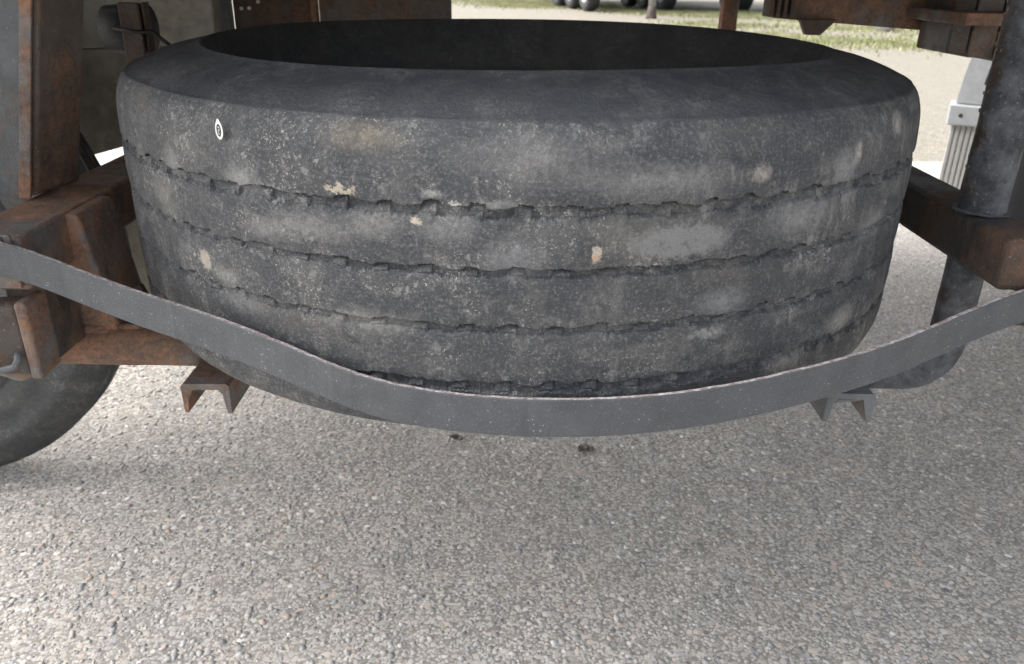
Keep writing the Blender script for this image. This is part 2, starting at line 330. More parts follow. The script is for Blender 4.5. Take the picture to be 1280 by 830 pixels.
# ---------------------------------------------------------------- spare tyre
ZM = .715; R = .535
def spare_tyre():
    root = empty('spare_tyre', 'large worn bald truck tyre lying flat in the rusty carrier', 'tyre', (.003, 0, ZM))
    N = 2560; th = np.arange(N)*2*PI/N            # 0 = front (towards -y)
    pitchn = 80
    lump = sum(a*np.sin(k*th + p) for k, a, p in ((2,.0012,.4),(3,.0016,1.),(5,.0008,2.),(9,.0005,.3),(17,.0004,1.1)))
    def zig(amp, ph, seed):
        r_ = np.random.default_rng(seed); t = (th*pitchn/(2*PI) + ph) % 1.0; cell = np.floor(th*pitchn/(2*PI) + ph).astype(int) % pitchn
        w = .32 + .14*r_.random(pitchn); a = amp*(.45 + .75*r_.random(pitchn))
        on = np.clip((t)/.035, 0, 1)*np.clip((w[cell]-t)/.03, 0, 1)
        drift = .0012*np.sin(th*37 + ph*9) + .0008*np.sin(th*91 + 2)
        rag = r_.normal(0, .00035, N)
        return a[cell]*on + drift + rag
    cols = []; tags = []      # each col: (r array, z array)
    def add(r, z, tag): cols.append((np.broadcast_to(np.asarray(r, float), (N,)).copy(), np.broadcast_to(np.asarray(z, float), (N,)).copy())); tags.append(tag)
    # upper tread edge down to lower tread edge
    for z, r in ((.1650, .5195), (.1620, .5225), (.1575, .5255), (.1515, .5283), (.144, .5308), (.135, .5328), (.122, .5343), (.108, .535)): add(r, z, 't')
    gz = (.0955, .0385, -.0175, -.0765); gd = (.0072, .0058, .006, .0066); gw = (.0115, .0085, .0085, .0105); ga = (.0034, .0015, .0021, .0023)
    for i, z0 in enumerate(gz):
        k = zig(ga[i], .13*i, 20+i); kb = zig(ga[i]*.9, .13*i + .12, 40+i)
        r_ = np.random.default_rng(60+i)
        # ties that cross the floor under each notch
        t = (th*pitchn/(2*PI) + .13*i + .08) % 1.0
        tie = np.clip(t/.04, 0, 1)*np.clip((.40-t)/.04, 0, 1)*gd[i]*.6
        add(R+.0002, z0+.004+k*.7, 't'); add(R, z0+.0006+k, 't'); add(R-.0006, z0+k, 't')
        add(R-.0024, z0+.0006+k, 'g'); add(R-gd[i]*.8, z0+.0006+k*.95, 'g'); add(R-gd[i]+tie*.3, z0-.0018+k*.9, 'g')
        add(R-gd[i]*.92+tie, z0-gw[i]*.5+k*.5, 'g'); add(R-gd[i]*.78+tie, z0-gw[i]*.78+kb*.8, 'g')
        add(R-.0018, z0-gw[i]+kb, 't'); add(R-.0005, z0-gw[i]-.0014+kb, 't'); add(R, z0-gw[i]-.005+kb*.6, 't')
        if i < 3:
            zt = z0-gw[i]-.005; zb = gz[i+1]+.004
            for q in (.25, .5, .75): add(R+.0006, zt+(zb-zt)*q, 't')
    for z, r in ((-.100,.5348),(-.115,.5344),(-.13,.533),(-.142,.530),(-.152,.5245)): add(r, -.100 + (z+.100)*.70, 't')
    Rr = np.stack([c[0] for c in cols], 1); Zz = np.stack([c[1] for c in cols], 1)
    from mathutils import noise as mn
    # slow uneven wear of the rubber surface
    zc = Zz.mean(0); wear = np.zeros((N//8, len(cols)))
    for a in range(N//8):
        for b in range(len(cols)):
            an = a*8*2*PI/N; wear[a, b] = mn.fractal(Vector((math.sin(an)*6, math.cos(an)*6, zc[b]*11)), 1.0, 2.0, 4)
    wear = np.stack([np.interp(np.arange(N), np.arange(0, N+8, 8), np.append(wear[:,b], wear[0,b])) for b in range(len(cols))], 1)
    Rr += wear*.0010 + lump[:,None]; Zz += (.0015*np.sin(th*3+.5))[:,None]
    black = []  # groove wall strips under each lip that get the painted shade
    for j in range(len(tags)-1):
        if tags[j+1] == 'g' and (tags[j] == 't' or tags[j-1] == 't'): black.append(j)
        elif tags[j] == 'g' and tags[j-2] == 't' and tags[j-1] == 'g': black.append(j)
    def grid(name, Rg, Zg, mat, uvs, **k):
        m = Rg.shape[1]
        V = np.stack([Rg*np.sin(th)[:,None], -Rg*np.cos(th)[:,None], Zg], -1).reshape(-1,3)
        idx = np.arange(N*m).reshape(N,m); nx = np.roll(idx,-1,0)
        F = np.stack([idx[:,1:], nx[:,1:], nx[:,:-1], idx[:,:-1]], -1).reshape(-1,4)
        o = mesh(name, V, F.tolist(), mat, root, True, **k); me = o.data
        if uvs:
            uv = me.uv_layers.new(name='tread_uv'); th2 = np.where(th > PI, th-2*PI, th)
            U = np.stack([np.repeat(R*th2, m), Zg.reshape(-1)], -1)
            uv.data.foreach_set('uv', U[F.reshape(-1)].reshape(-1).astype(np.float32))
        return o
    tr = grid('tread', Rr, Zz, M_tread, True); tr.data.set_sharp_from_angle(angle=math.radians(32))
    tr.data.materials.append(M_grooveshade); m1 = Rr.shape[1]-1
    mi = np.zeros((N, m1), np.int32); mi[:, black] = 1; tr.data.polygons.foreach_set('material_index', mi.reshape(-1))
    def side(sgn, zt, rt):
        pr = [(.5195,.1650),(.5182,.1664),(.5165,.1668),(.510,.1702),(.50,.1748),(.485,.1805),(.47,.1852),(.455,.1885),(.445,.1905),(.436,.1925),(.4305,.1950),(.4285,.1958),(.4262,.1950)]
        return pr
    pr = side(1,0,0)
    RG = np.tile([p[0] for p in pr], (N,1)); ZG = np.tile([p[1] for p in pr], (N,1))
    f = np.linspace(1, .3, len(pr)); RG += lump[:,None]*f; ZG += (.0015*np.sin(th*3+.5))[:,None] + (.002*np.sin(th*2+1)[:,None])*np.linspace(0,1,len(pr))
    RG[:,0] = Rr[:,0]-.0002; ZG[:,0] = Zz[:,0]
    grid('sidewall', RG[:, ::-1], ZG[:, ::-1], M_side, False, label='smooth dark upper sidewall')
    lip = [(.4262,.1950),(.4240,.1905),(.420,.180),(.414,.165),(.408,.145),(.403,.125),(.400,.112),(.394,.104)]
    LR = np.tile([p[0] for p in lip], (N,1)) + lump[:,None]*.3; LZ = np.tile([p[1] for p in lip], (N,1)); LR[:,0] = RG[:,-1]; LZ[:,0] = ZG[:,-1]
    grid('bead', LR[:, ::-1], LZ[:, ::-1], M_inner, False, label='black inner edge of the upper sidewall')
    pr = [(.523,-.137),(.510,-.146),(.49,-.155),(.465,-.166),(.44,-.177),(.41,-.186),(.38,-.188),(.35,-.186),(.32,-.18),(.30,-.17),(.29,-.155),(.286,-.14)]
    RG2 = np.tile([p[0] for p in pr], (N,1)); ZG2 = np.tile([p[1] for p in pr], (N,1))
    RG2[:,0] = Rr[:,-1]-.0002; ZG2[:,0] = Zz[:,-1]
    grid('sidewall', RG2, ZG2, M_side, False, label='lower sidewall resting on the channels')
    inn = [(.394,.1035),(.40,.10),(.42,.12),(.45,.15),(.49,.152),(.512,.13),(.52,.06),(.52,-.06),(.512,-.13),(.49,-.155),(.44,-.16),(.38,-.155),(.33,-.14),(.292,-.12),(.2845,-.125)]
    grid('inner_liner', np.tile([p[0] for p in inn], (N,1)), np.tile([p[1] for p in inn], (N,1)), M_inner, False)
    # white oval inspection sticker with a small dark figure
    u0, v0 = -.294, .143
    def on(u, v, lift): a = u/R; rr = .5342 + .0009 + lift + .0016*math.sin(3*a+1.); return (rr*math.sin(a), -rr*math.cos(a), v)
    bm = bmesh.new(); ro = []; ri = []
    for j in range(28):
        q = 2*PI*j/28; tip = 1 + .28*max(0, math.sin(q))**10
        ro.append(bm.verts.new(on(u0 + .0052*math.cos(q), v0 + .0085*math.sin(q)*tip, .0006)))
        ri.append(bm.verts.new(on(u0 + .0033*math.cos(q), v0 + .0060*math.sin(q), .0008)))
    for j in range(28): bm.faces.new((ro[j], ro[(j+1)%28], ri[(j+1)%28], ri[j]))
    stk = bm_obj('sticker', bm, plain('white sticker print', (.75,.75,.73), .6, 0, .25, 300), root, label='small white oval mark with a figure inside')
    bm = bmesh.new(); bm.faces.new([bm.verts.new(on(u0 + .0034*math.cos(2*PI*j/20), v0 + .0061*math.sin(2*PI*j/20), .0004)) for j in range(20)])
    bm_obj('sticker_face', bm, plain('dark sticker face', (.06,.06,.06), .7), stk)
    bm = bmesh.new()
    for (a0,b0,a1,b1) in ((-.0012,.0026,.0012,.0034),(.0006,.0006,.0012,.003),(-.0012,-.0002,.0012,.0006),(-.0012,-.0028,-.0005,.0002),(-.0012,-.0036,.0013,-.0029)):
        bm.faces.new([bm.verts.new(on(u0+a, v0+b, .0009)) for a, b in ((a0,b0),(a1,b0),(a1,b1),(a0,b1))])
    bm_obj('sticker_figure', bm, plain('pale sticker figure', (.6,.6,.58), .7), stk)
    return root
spare_tyre()

# ---------------------------------------------------------------- the trailer overhead and its spare wheel carrier
T = empty('trailer', 'rusty trailer underside with spare wheel carrier, overhead floor and road wheels', 'trailer', (0, 0, 0))
# retaining bar in front of the tyre
cp = [(-.76,-.376,.735),(-.66,-.376,.733),(-0.56, -0.377, 0.723),(-0.518, -0.383, 0.705),(-0.469, -0.397, 0.693),(-0.413, -0.42, 0.683),(-0.367, -0.44, 0.679),(-0.319, -0.46, 0.674),(-0.275, -0.48, 0.669),(-0.227, -0.503, 0.661),(-0.189, -0.518, 0.652),(-0.15, -0.531, 0.642),(-0.111, -0.542, 0.637),(-.06,-.5485,.632),(.0,-.5555,.632),(.046,-.557,.632),(.121,-.552,.633),(.199,-.537,.636),(.283,-.508,.642),(.372,-.476,.651),(.432,-.448,.661),(.487,-.419,.671),(.579,-.372,.687),(.66,-.352,.692)]
def smooth_path(P, n=8, it=3):
    P = np.array(P); t = np.linspace(0, len(P)-1, (len(P)-1)*n+1); Q = np.stack([np.interp(t, range(len(P)), P[:,i]) for i in range(3)], -1)
    for _ in range(it*8): Q[1:-1] = (Q[:-2] + Q[1:-1]*2 + Q[2:])/4
    return Q
Q = smooth_path(cp, 8, 7)
bm = bmesh.new(); rows = []; H, TH = .041, .006
for i, q in enumerate(Q):
    t = Q[min(i+1,len(Q)-1)] - Q[max(i-1,0)]; nrm = np.array([t[1], -t[0], 0]); nrm /= np.linalg.norm(nrm)
    w = random.uniform(-.0003, .0003); rw = []
    for (a, b) in ((-TH, -.0008), (-.0008, 0), (0, -.0012), (0, -H*.5), (0, -H+.001), (-.001, -H), (-TH, -H+.001)):
        rw.append(bm.verts.new(q + nrm*(a + w*(a == 0)) + np.array([0,0,b + (w if b > -.01 else 0)])))
    rows.append(rw)
for i in range(len(rows)-1):
    for j in range(7):
        f = bm.faces.new((rows[i][j], rows[i][(j+1)%7], rows[i+1][(j+1)%7], rows[i+1][j])); f.material_index = 1 if j == 0 else 0
bm.faces.new(rows[0]); bm.faces.new(rows[-1])
bm_obj('retaining_bar', bm, [M_strap, M_edge], T, label='curved grey flat steel bar holding the spare tyre in front')
# carrier arms running in under the trailer
bl = hexbm(boxP(-.632,-.55,-.362,.75,.655,.718), .006, 5, .0012); bm_obj('carrier_arm', bl, M_rust, T, label='left rusty box arm, orange brown')
br_ = hexbm(boxP(.548,.612,-.362,.75,.674,.735), .008, 5, .0010); bm_obj('carrier_arm', br_, M_rustdark, T, label='right dark brown box arm with the black tube through it')
# left: orange post, end plate, clip, cross tube
bm_obj('carrier_post', hexbm([(-.585,-.262,.555),(-.512,-.262,.555),(-.512,-.165,.555),(-.585,-.165,.555),(-.60,-.262,.716),(-.536,-.262,.716),(-.536,-.165,.716),(-.60,-.165,.716)], .006, 3, .0012), M_rust, T, label='orange rusted short post between arm and cross tube')
bm_obj('cross_tube', tubebm([(-.62+.02*i, -.255+random.uniform(-.0005,.0005), .537) for i in range(12)] , .0262, 24, wob=.0004), M_rust, T, smooth=True, label='left orange brown cross tube')
bm_obj('gusset', hexbm([(-.512,-.20,.56),(-.49,-.20,.56),(-.49,-.19,.56),(-.512,-.19,.56),(-.512,-.20,.60),(-.505,-.20,.60),(-.505,-.19,.60),(-.512,-.19,.60)], .001), M_rustdark, T)
box('end_plate', -.86,-.568,-.372,-.34,.552,.640, M_rustdark, T, .004, label='dark lower plate at the left arm end')
box('plate_flange', -.5675,-.554,-.376,-.330,.548,.645, M_rust, T, .004)
box('arm_web', -.60,-.553,-.335,-.27,.555,.653, M_rustdark, T, .003)
bm_obj('end_clip', tubebm([(-.80,-.366,.727),(-.60,-.368,.7275),(-.577,-.369,.726),(-.566,-.370,.720),(-.560,-.371,.705),(-.556,-.371,.69)], .0022, 8), M_rustdark, T, smooth=True, label='thin bent rim at the left arm end')
box('arm_end_cap', -.80,-.556,-.3685,-.3635,.66,.7235, M_rust, T, .002)
ub = [(-.78,-.379,.562),(-.66,-.381,.5615),(-.600,-.382,.562),(-.580,-.381,.567),(-.575,-.380,.575),(-.574,-.376,.583)]
bm_obj('u_bolt', tubebm(ub, .0042, 10), M_rustgrey, T, smooth=True, label='thin bent rod at the bottom left')
def weld(name, c, r, sq, mat, **k):
    bm = bmesh.new(); bmesh.ops.create_icosphere(bm, subdivisions=3, radius=r)
    from mathutils import noise as mn
    for v in bm.verts:
        v.co *= 1 + .35*mn.noise(v.co*(1.6/r)); v.co = Vector((v.co.x*sq[0], v.co.y*sq[1], v.co.z*sq[2])) + Vector(c)
    return bm_obj(name, bm, mat, T, smooth=True, **k)
weld('weld_bead', (-.60,-.345,.548), .022, (1.3,.7,.6), M_rust)
weld('weld_bead', (-.578,-.272,.572), .013, (1,.6,1.2), M_rust)
weld('weld_bead', (-.552,-.258,.561), .02, (1.8,.5,.4), M_rust)
weld('weld_bead', (-.50,-.253,.563), .014, (1.6,.5,.35), M_rust)
weld('weld_bead', (.576,-.245,.737), .030, (1.04,1.04,.10), M_tube)
# channels the tyre lies on
def channel(name, xc, y0, y1, zt, w, h, t, rx, mat, label):
    pr = [(-w/2,-h),(-w/2,-.004),(-w/2+.004,0),(w/2-.004,0),(w/2,-.004),(w/2,-h),(w/2-t*.6,-h),(w/2-t,-t-.006),(w/2-t-.006,-t),(-w/2+t+.006,-t),(-w/2+t,-t-.006),(-w/2+t*.6,-h)]
    bm = bmesh.new(); nseg = 14; rows = []
    for i in range(nseg+1):
        y = y0 + (y1-y0)*i/nseg; dx = rx*(y-y0)
        rows.append([bm.verts.new((xc+dx+a+random.uniform(-.0003,.0003), y+(random.uniform(-.0012,.0012) if i == 0 else 0), zt+b+random.uniform(-.0003,.0003))) for a, b in pr])
    n = len(pr)
    for i in range(nseg):
        for j in range(n):
            f = bm.faces.new((rows[i][j], rows[i][(j+1)%n], rows[i+1][(j+1)%n], rows[i+1][j])); f.material_index = 1 if j >= 6 and j < 11 else 0
    for rw in (rows[0], rows[-1]): bmesh.ops.triangulate(bm, faces=[bm.faces.new(rw)])
    return bm_obj(name, bm, [mat, M_rust], T, label=label)
channel('support_channel', -.380, -.338, .55, .5255, .060, .041, .0085, 0, M_rust, 'left downturned rusty channel under the tyre')
channel('support_channel', .424, -.335, .55, .5255, .060, .041, .0085, 0, M_rustgrey, 'right downturned grey channel with rusty inside')
# right: black tube coming down and turning under to the channel
pth = [(.572,-.245,1.26 - .02*i) for i in range(36)]
r0 = .05; cx_, cz_ = .572-r0, .512+r0
for i in range(1, 13):
    a = i/12*PI/2; pth.append((cx_+r0*math.cos(a), -.245-.0*i, cz_-r0*math.sin(a)))
pth += [(.50,-.245,.512),(.48,-.245,.512),(.457,-.245,.512)]
tb = tubebm([Vector(p)-Vector((.572,0,0)) for p in pth], [.0275 if p[2] > .71 else .0235 for p in pth], 32, wob=.0004)
to = bm_obj('carrier_tube', tb, M_tube, T, smooth=True, label='thick flaking black tube passing through the right arm'); to.location = (.576,0,0)
# torn flakes along the tube
fb = bmesh.new()
for _ in range(26):
    z = random.uniform(.74, 1.1); a = random.gauss(PI*1.02, .16); rr = .0288; s_ = random.uniform(.0008,.002)
    c0 = Vector((.572+rr*math.cos(a), -.245-abs(rr*math.sin(a)), z)); o_ = Vector((-1,-.3,0))*s_
    fb.faces.new([fb.verts.new(p) for p in (c0+Vector((0,0,-s_*2)), c0+Vector((.001,-.001,s_*2)), c0+o_+Vector((0,0,s_)), c0+o_*.7+Vector((0,0,-s_)))])
bm_obj('paint_flakes', fb, M_rustdark, T, kind='stuff')
def bolt(c, d, mat, r=.011, parent=T, **k):
    c = Vector(c); d = Vector(d).normalized(); bm = bmesh.new()
    rot = d.to_track_quat('Z','Y').to_matrix().to_4x4()
    bmesh.ops.create_cone(bm, cap_ends=True, segments=6, radius1=r, radius2=r, depth=r*1.3, matrix=Matrix.Translation(c)@rot)
    bmesh.ops.bevel(bm, geom=bm.edges[:], offset=r*.1, segments=1, affect='EDGES')
    bmesh.ops.create_cone(bm, cap_ends=True, segments=12, radius1=r*.55, radius2=r*.5, depth=r*1.2, matrix=Matrix.Translation(c+d*r)@rot)
    return bm_obj('bolt', bm, mat, parent, **k)
bolt((.605,-.352,.640), (0,-1,-.2), M_rust, .013, label='orange rusty nut under the right end of the bar')
box('nut_tab', .592,.66,-.344,-.338,.625,.6735, M_rustdark, T, .001)

# frame column, upper left
def lean(z, x, y): return (x + (z-.72)*.235, y, z)
cl = [lean(.722,-.628,-.200), lean(.722,-.618,-.200), lean(.722,-.602,-.118), lean(.722,-.628,-.118)]
bm_obj('frame_column', hexbm(cl + [lean(1.27,p[0],p[1]) for p in cl], .005, 5, .0012), M_brown, T, label='brown upright plate with orange rusted edge')
cl = [lean(.722,-.90,-.207), lean(.722,-.6285,-.207), lean(.722,-.6285,-.15), lean(.722,-.90,-.15)]
bm_obj('frame_column', hexbm(cl + [lean(1.27,p[0],p[1]) for p in cl], .004, 3, .001), M_blue, T, label='blue grey weathered upright beside the brown plate')
cl = [lean(.722,-.634,-.2125), lean(.722,-.619,-.2125), lean(.722,-.619,-.2075), lean(.722,-.634,-.2075)]
bm_obj('rusted_edge', hexbm(cl + [lean(1.27,p[0],p[1]) for p in cl], .0015, 3, .0006), M_rust, T)
# panels behind, left
bm_obj('side_panel', hexbm([(-1.8,.50,.375),(-.60,.50,.705),(-.60,.515,.705),(-1.8,.515,.375),(-1.8,.50,.80),(-.60,.50,.85),(-.60,.515,.85),(-1.8,.515,.80)], .003), M_olive, T, label='dull olive lower panel behind the upright')
bm_obj('side_panel', hexbm([(-1.8,.48,.803),(-.60,.48,.851),(-.60,.52,.851),(-1.8,.52,.803),(-1.8,.53,1.27),(-.60,.53,1.27),(-.60,.57,1.27),(-1.8,.57,1.27)], .004), M_olive, T, label='olive upper panel with a painted bright reflection')
box('mudguard', -.96,-.70,.585,.60,.235,.475, M_olive, T, .004, label='dull grey mudguard between left post and tyre')
lo = weld('bright_spot', (-.872,.495,.872), .026, (1.2,.12,.8), M_reflspot)  # flat pale blob painting a soft bright reflection on the panel
# black lamp body with bracket and wire
bm_obj('lamp_housing', tubebm([(-.635,.10,.905),(-.628,.10,.905),(-.60,.10,.906),(-.565,.10,.907)], [.024,.034,.036,.036], 20), M_black, T, smooth=True, label='black rounded housing beside the brown upright')
box('lamp_bracket', -.592,-.562,.062,.070,.82,.945, M_rustdark, T, .002)
box('lamp_bracket', -.561,-.558,.072,.095,.82,.945, M_rustdark, T, .001)
bm_obj('wire', tubebm([(-.60,.055,.91),(-.565,.055,.905),(-.545,.06,.905),(-.525,.07,.885),(-.50,.08,.86)], .003, 8), M_black, T, smooth=True)
# panels behind the tyre, top left
def panel(name, x0, x1, y, z0, mat, label=None, holes=(), th=.008):
    o = box(name, x0, x1, y, y+th, z0, 1.268, mat, T, .002, label=label); return o
panel('rear_plate', -.86,-.742,.78,.70, M_brown, 'brown plate behind the tyre, far left')
panel('rear_post', -.741,-.662,.765,.70, M_rustgrey, 'grey post with an oval slot behind the tyre', th=.03)
panel('rear_plate', -.660,-.462,.79,.70, M_brown, 'rust streaked plate with small holes behind the tyre')
panel('rear_plate', -.456,-.152,.77,.70, M_brown, 'olive brown plate behind the top of the tyre', th=.02)
panel('rear_edge', -.476,-.462,.775,.70, M_rust)
# slot and holes (seen through to daylight as pale inserts set in the steel)
def disc(name, x, y, z, rx, rz, mat):
    bm = bmesh.new(); bm.faces.new([bm.verts.new((x+rx*math.cos(2*PI*j/20), y, z+rz*math.sin(2*PI*j/20))) for j in range(20)])
    r_ = bmesh.ops.extrude_face_region(bm, geom=bm.faces[:]); bmesh.ops.translate(bm, verts=[v for v in r_['geom'] if isinstance(v, bmesh.types.BMVert)], vec=(0,.003,0))
    return bm_obj(name, bm, mat, T)
M_daylight = plain('pale reflector', (.78,.77,.70), .4, 0, .1)
disc('daylight_insert', -.708, .7615, .925, .010, .020, M_daylight)
for x_, z_ in ((-.64,.905),(-.622,.906),(-.60,.92)): disc('daylight_hole', x_, .7865, z_, .004, .004, M_daylight)
cyl('frame_leg', (.545,.80,.60), (.545,.80,1.27), .0002, M_rust, T)
C.objects.unlink(bpy.data.objects['frame_leg']); bpy.data.objects.remove(bpy.data.objects['frame_leg'])
box('frame_leg', .467,.502,.75,.785,.55,1.27, M_rust, T, .003, label='rust brown upright behind the tyre')
# top right cross member, ribbed end, bracket blocks
bm_obj('cross_member', hexbm([(.485,.42,.921),(.86,.42,.898),(.86,.50,.898),(.485,.50,.921),(.485,.42,1.03),(.86,.42,1.03),(.86,.50,1.03),(.485,.50,1.03)], .003, 3, .0008), M_rust, T, label='rust brown cross member, top right')
for i in range(4): box('rib', .462+.0125*i, .469+.0125*i, .37, .418, .925-.001*i, 1.03, M_rustdark, T, .001)
bm_obj('bracket_tab', hexbm([(.545,.40,.893),(.572,.40,.893),(.572,.418,.893),(.545,.418,.893),(.530,.40,.921),(.60,.40,.921),(.60,.418,.921),(.530,.418,.921)], .002), M_rustdark, T)
bm_obj('bracket_tab', hexbm([(.80,.33,.872),(.83,.33,.872),(.83,.345,.872),(.80,.345,.872),(.775,.33,.905),(.83,.33,.905),(.83,.345,.905),(.775,.345,.905)], .002), M_rust, T)
for x0, x1, z0, m_ in ((.755,.79,.874,M_rustdark),(.793,.838,.868,M_brown),(.842,.905,.862,M_rustdark)):
    box('spring_block', x0, x1, .28, .40, z0, 1.0, m_, T, .004)
box('hanger_plate', .735,1.2,.20,.415,.925,.945, M_rust, T, .003, label='rusty plate edge over the blocks, top right')
weld('weld_bead', (.86,.25,.87), .03, (.8,.6,.7), M_rustdark)
weld('weld_bead', (.80,.10,.855), .022, (.6,.6,1.2), M_rustdark)
box('tube_collar', .60,.66,-.26,-.20,.98,1.02, M_rustdark, T, .004)
# overhead floor, planks and long members: out of view, extents set to shape the light
for i in range(9):
    y0 = -.48 + i*.295
    box('floor_plank', -1.9, 4.6, y0, y0+.289, 1.275+.001*(i%2), 1.305, M_floor, T, .003)
for y in (.30, 1.35):
    box('long_member', -1.9, 4.6, y, y+.012, 1.05, 1.268, M_brown, T, .002)
    box('long_member_flange', -1.9, 4.6, y-.06, y+.072, 1.034, 1.049, M_brown, T, .002)
box('side_rail', -1.9, 4.6, -.53, -.49, 1.20, 1.34, M_rustgrey, T, .004)
box('side_rail', -1.9, 4.6, 2.15, 2.19, 1.20, 1.34, M_rustgrey, T, .004)
# road wheels
def road_wheel(name, cx, y0, rw, w, parent, label=None, mats=(M_wheelrub, M_rim), n=96, cz=None, facing=1):
    """tyre outline as a lathe about y, outer face towards -y"""
    cz = rw if cz is None else cz
    pr = [(rw*.56,.035),(rw*.575,.012),(rw*.62,.004),(rw*.70,0),(rw*.705,.0035),(rw*.72,.0),(rw*.80,.004),(rw*.86,.012),(rw*.865,.008),(rw*.90,.016),(rw*.955,.03),(rw*.985,.048),(rw*.995,.06)]
    for g in range(3): 
        y = .4*w + g*.1*w if w < .25 else .12 + g*(w-.24)/2
        pr += [(rw, y-.006),(rw-.009,y-.004),(rw-.009,y+.004),(rw,y+.006)]
    pr += [(rw*.995,w-.06),(rw*.985,w-.048),(rw*.955,w-.03),(rw*.86,w-.01),(rw*.70,w),(rw*.56,w-.03)]
    o = lathe(name, pr, n, mats[0], parent, axis='Y', label=label); o.location = (cx, y0, cz)
    rm = [(rw*.575,.020),(rw*.57,.010),(rw*.545,.012),(rw*.53,.05),(rw*.50,.10),(rw*.46,.13),(rw*.30,.12),(rw*.24,.06),(rw*.20,.045),(.002,.045)]
    r_ = lathe('rim', rm, 48, mats[1], o, axis='Y')
    return o
road_wheel('road_wheel', -1.232, .15, .50, .15, T, 'large dusty tyre at the lower left edge')
road_wheel('road_wheel', 1.875, .93, .50, .30, T, 'dark grooved tyre at the far right edge', (M_chassis, M_rim))
# give the wheels an axle and hangers up to the long members
for x_ in (-1.232, 1.875):
    cyl('axle', (x_, .25 if x_ < 0 else 1.15, .5), (x_, .42 if x_ < 0 else 2.0, .5), .06, M_chassis, T)
    box('axle_hanger', x_-.05, x_+.05, .36+ (.95 if x_ > 0 else 0), .44 + (.95 if x_ > 0 else 0), .44, 1.27, M_chassis, T, .004)

# ---------------------------------------------------------------- white plastic leg at the right
L = empty('support_leg', 'white plastic leg with collar and ribbed lower half, right of the tyre', 'support leg', (2.03, 2.42, 0), -.51)
w0 = .085
bmr = bmesh.new(); pr = []
for i in range(8):
    x = -w0 + 2*w0*i/8; pr += [(x, 0), (x+.004, -.006), (x+2*w0/8-.006, -.006), (x+2*w0/8-.002, 0)]
pr += [(w0, 0), (w0, .12), (-w0, .12)]
r0_ = [bmr.verts.new((a, b, 0.0)) for a, b in pr]; r1_ = [bmr.verts.new((a*1.02, b, .39)) for a, b in pr]
for j in range(len(pr)): bmr.faces.new((r0_[j], r0_[(j+1)%len(pr)], r1_[(j+1)%len(pr)], r1_[j]))
bmesh.ops.triangulate(bmr, faces=[bmr.faces.new(r0_), bmr.faces.new(r1_)])
bm_obj('ribbed_sleeve', bmr, M_whiterib, L)
bm_obj('collar', hexbm([(-.108,-.022,.39),(.105,-.022,.39),(.105,.14,.39),(-.108,.14,.39),(-.112,-.022,.48),(.105,-.022,.48),(.105,.14,.48),(-.112,.14,.48)], .008), M_white, L)
cb = bm_obj('collar_hole', tubebm([(-.058,-.0235,.435),(-.058,-.018,.435)], .009, 12), M_dark, L)
bmr = bmesh.new(); ou = [(-.09,.48),(.095,.48),(.11,1.05),(.06,1.05),(.01,1.0),(-.03,.90),(-.06,.75),(-.08,.60)]
f0 = [bmr.verts.new((a, 0, b)) for a, b in ou]; f1 = [bmr.verts.new((a, .12, b)) for a, b in ou]
bmr.faces.new(f0); bmr.faces.new(f1[::-1])
for j in range(len(ou)): bmr.faces.new((f0[j], f0[(j+1)%len(ou)], f1[(j+1)%len(ou)], f1[j]))
bmesh.ops.bevel(bmr, geom=bmr.edges[:], offset=.006, segments=2, affect='EDGES')
bm_obj('upper_shell', bmr, M_white, L)
bm_obj('slot', hexbm([(.002,-.003,.57),(.012,-.003,.57),(.012,.001,.57),(.002,.001,.57),(.046,-.003,.95),(.056,-.003,.95),(.056,.001,.95),(.046,.001,.95)], .001), M_dark, L)

# ---------------------------------------------------------------- grass strips, far yard
def grass(name, pts, n, label, hmin=.02, hmax=.07):
    V = []; F = []
    for _ in range(n):
        cx, cy, rx, ry = random.choice(pts); a = random.random()*2*PI; q = abs(random.gauss(0, .5))
        x = cx + rx*q*math.cos(a); y = cy + ry*q*math.sin(a); h = random.uniform(hmin, hmax); w = h*.22
        b = random.random()*PI; dx, dy = math.cos(b)*w, math.sin(b)*w; k = len(V)
        V += [(x-dx, y-dy, 0), (x+dx, y+dy, 0), (x+random.uniform(-.5,.5)*h, y+random.uniform(-.5,.5)*h, h)]; F.append((k, k+1, k+2))
    return mesh(name, V, F, M_grass, None, kind='stuff', label=label)
grass('grass', [(.2,24,2.0,2.4),(1.0,26,2.6,3.5),(-.8,27,2.5,3),(2.0,24.5,1.5,2)], 20000, 'patchy green grass beside the far wheels')
grass('grass', [(4.6,12.6,1.9,1.7),(5.8,12.2,1.9,1.7),(7.0,11.8,1.8,1.5),(3.9,13.4,1.6,1.6),(6.6,15.8,2.8,1.6),(8.5,14.0,2.5,2.0),(4.1,16.4,1.4,1.2)], 20000, 'thin grass strip beyond the tyre, right')
grass('grass', [(3.8,21,1.5,1.5),(5,20,1.2,1.2),(5.6,21.5,1.5,2),(7,18.5,1.2,.8)], 30000, 'weeds below the parked vehicles')

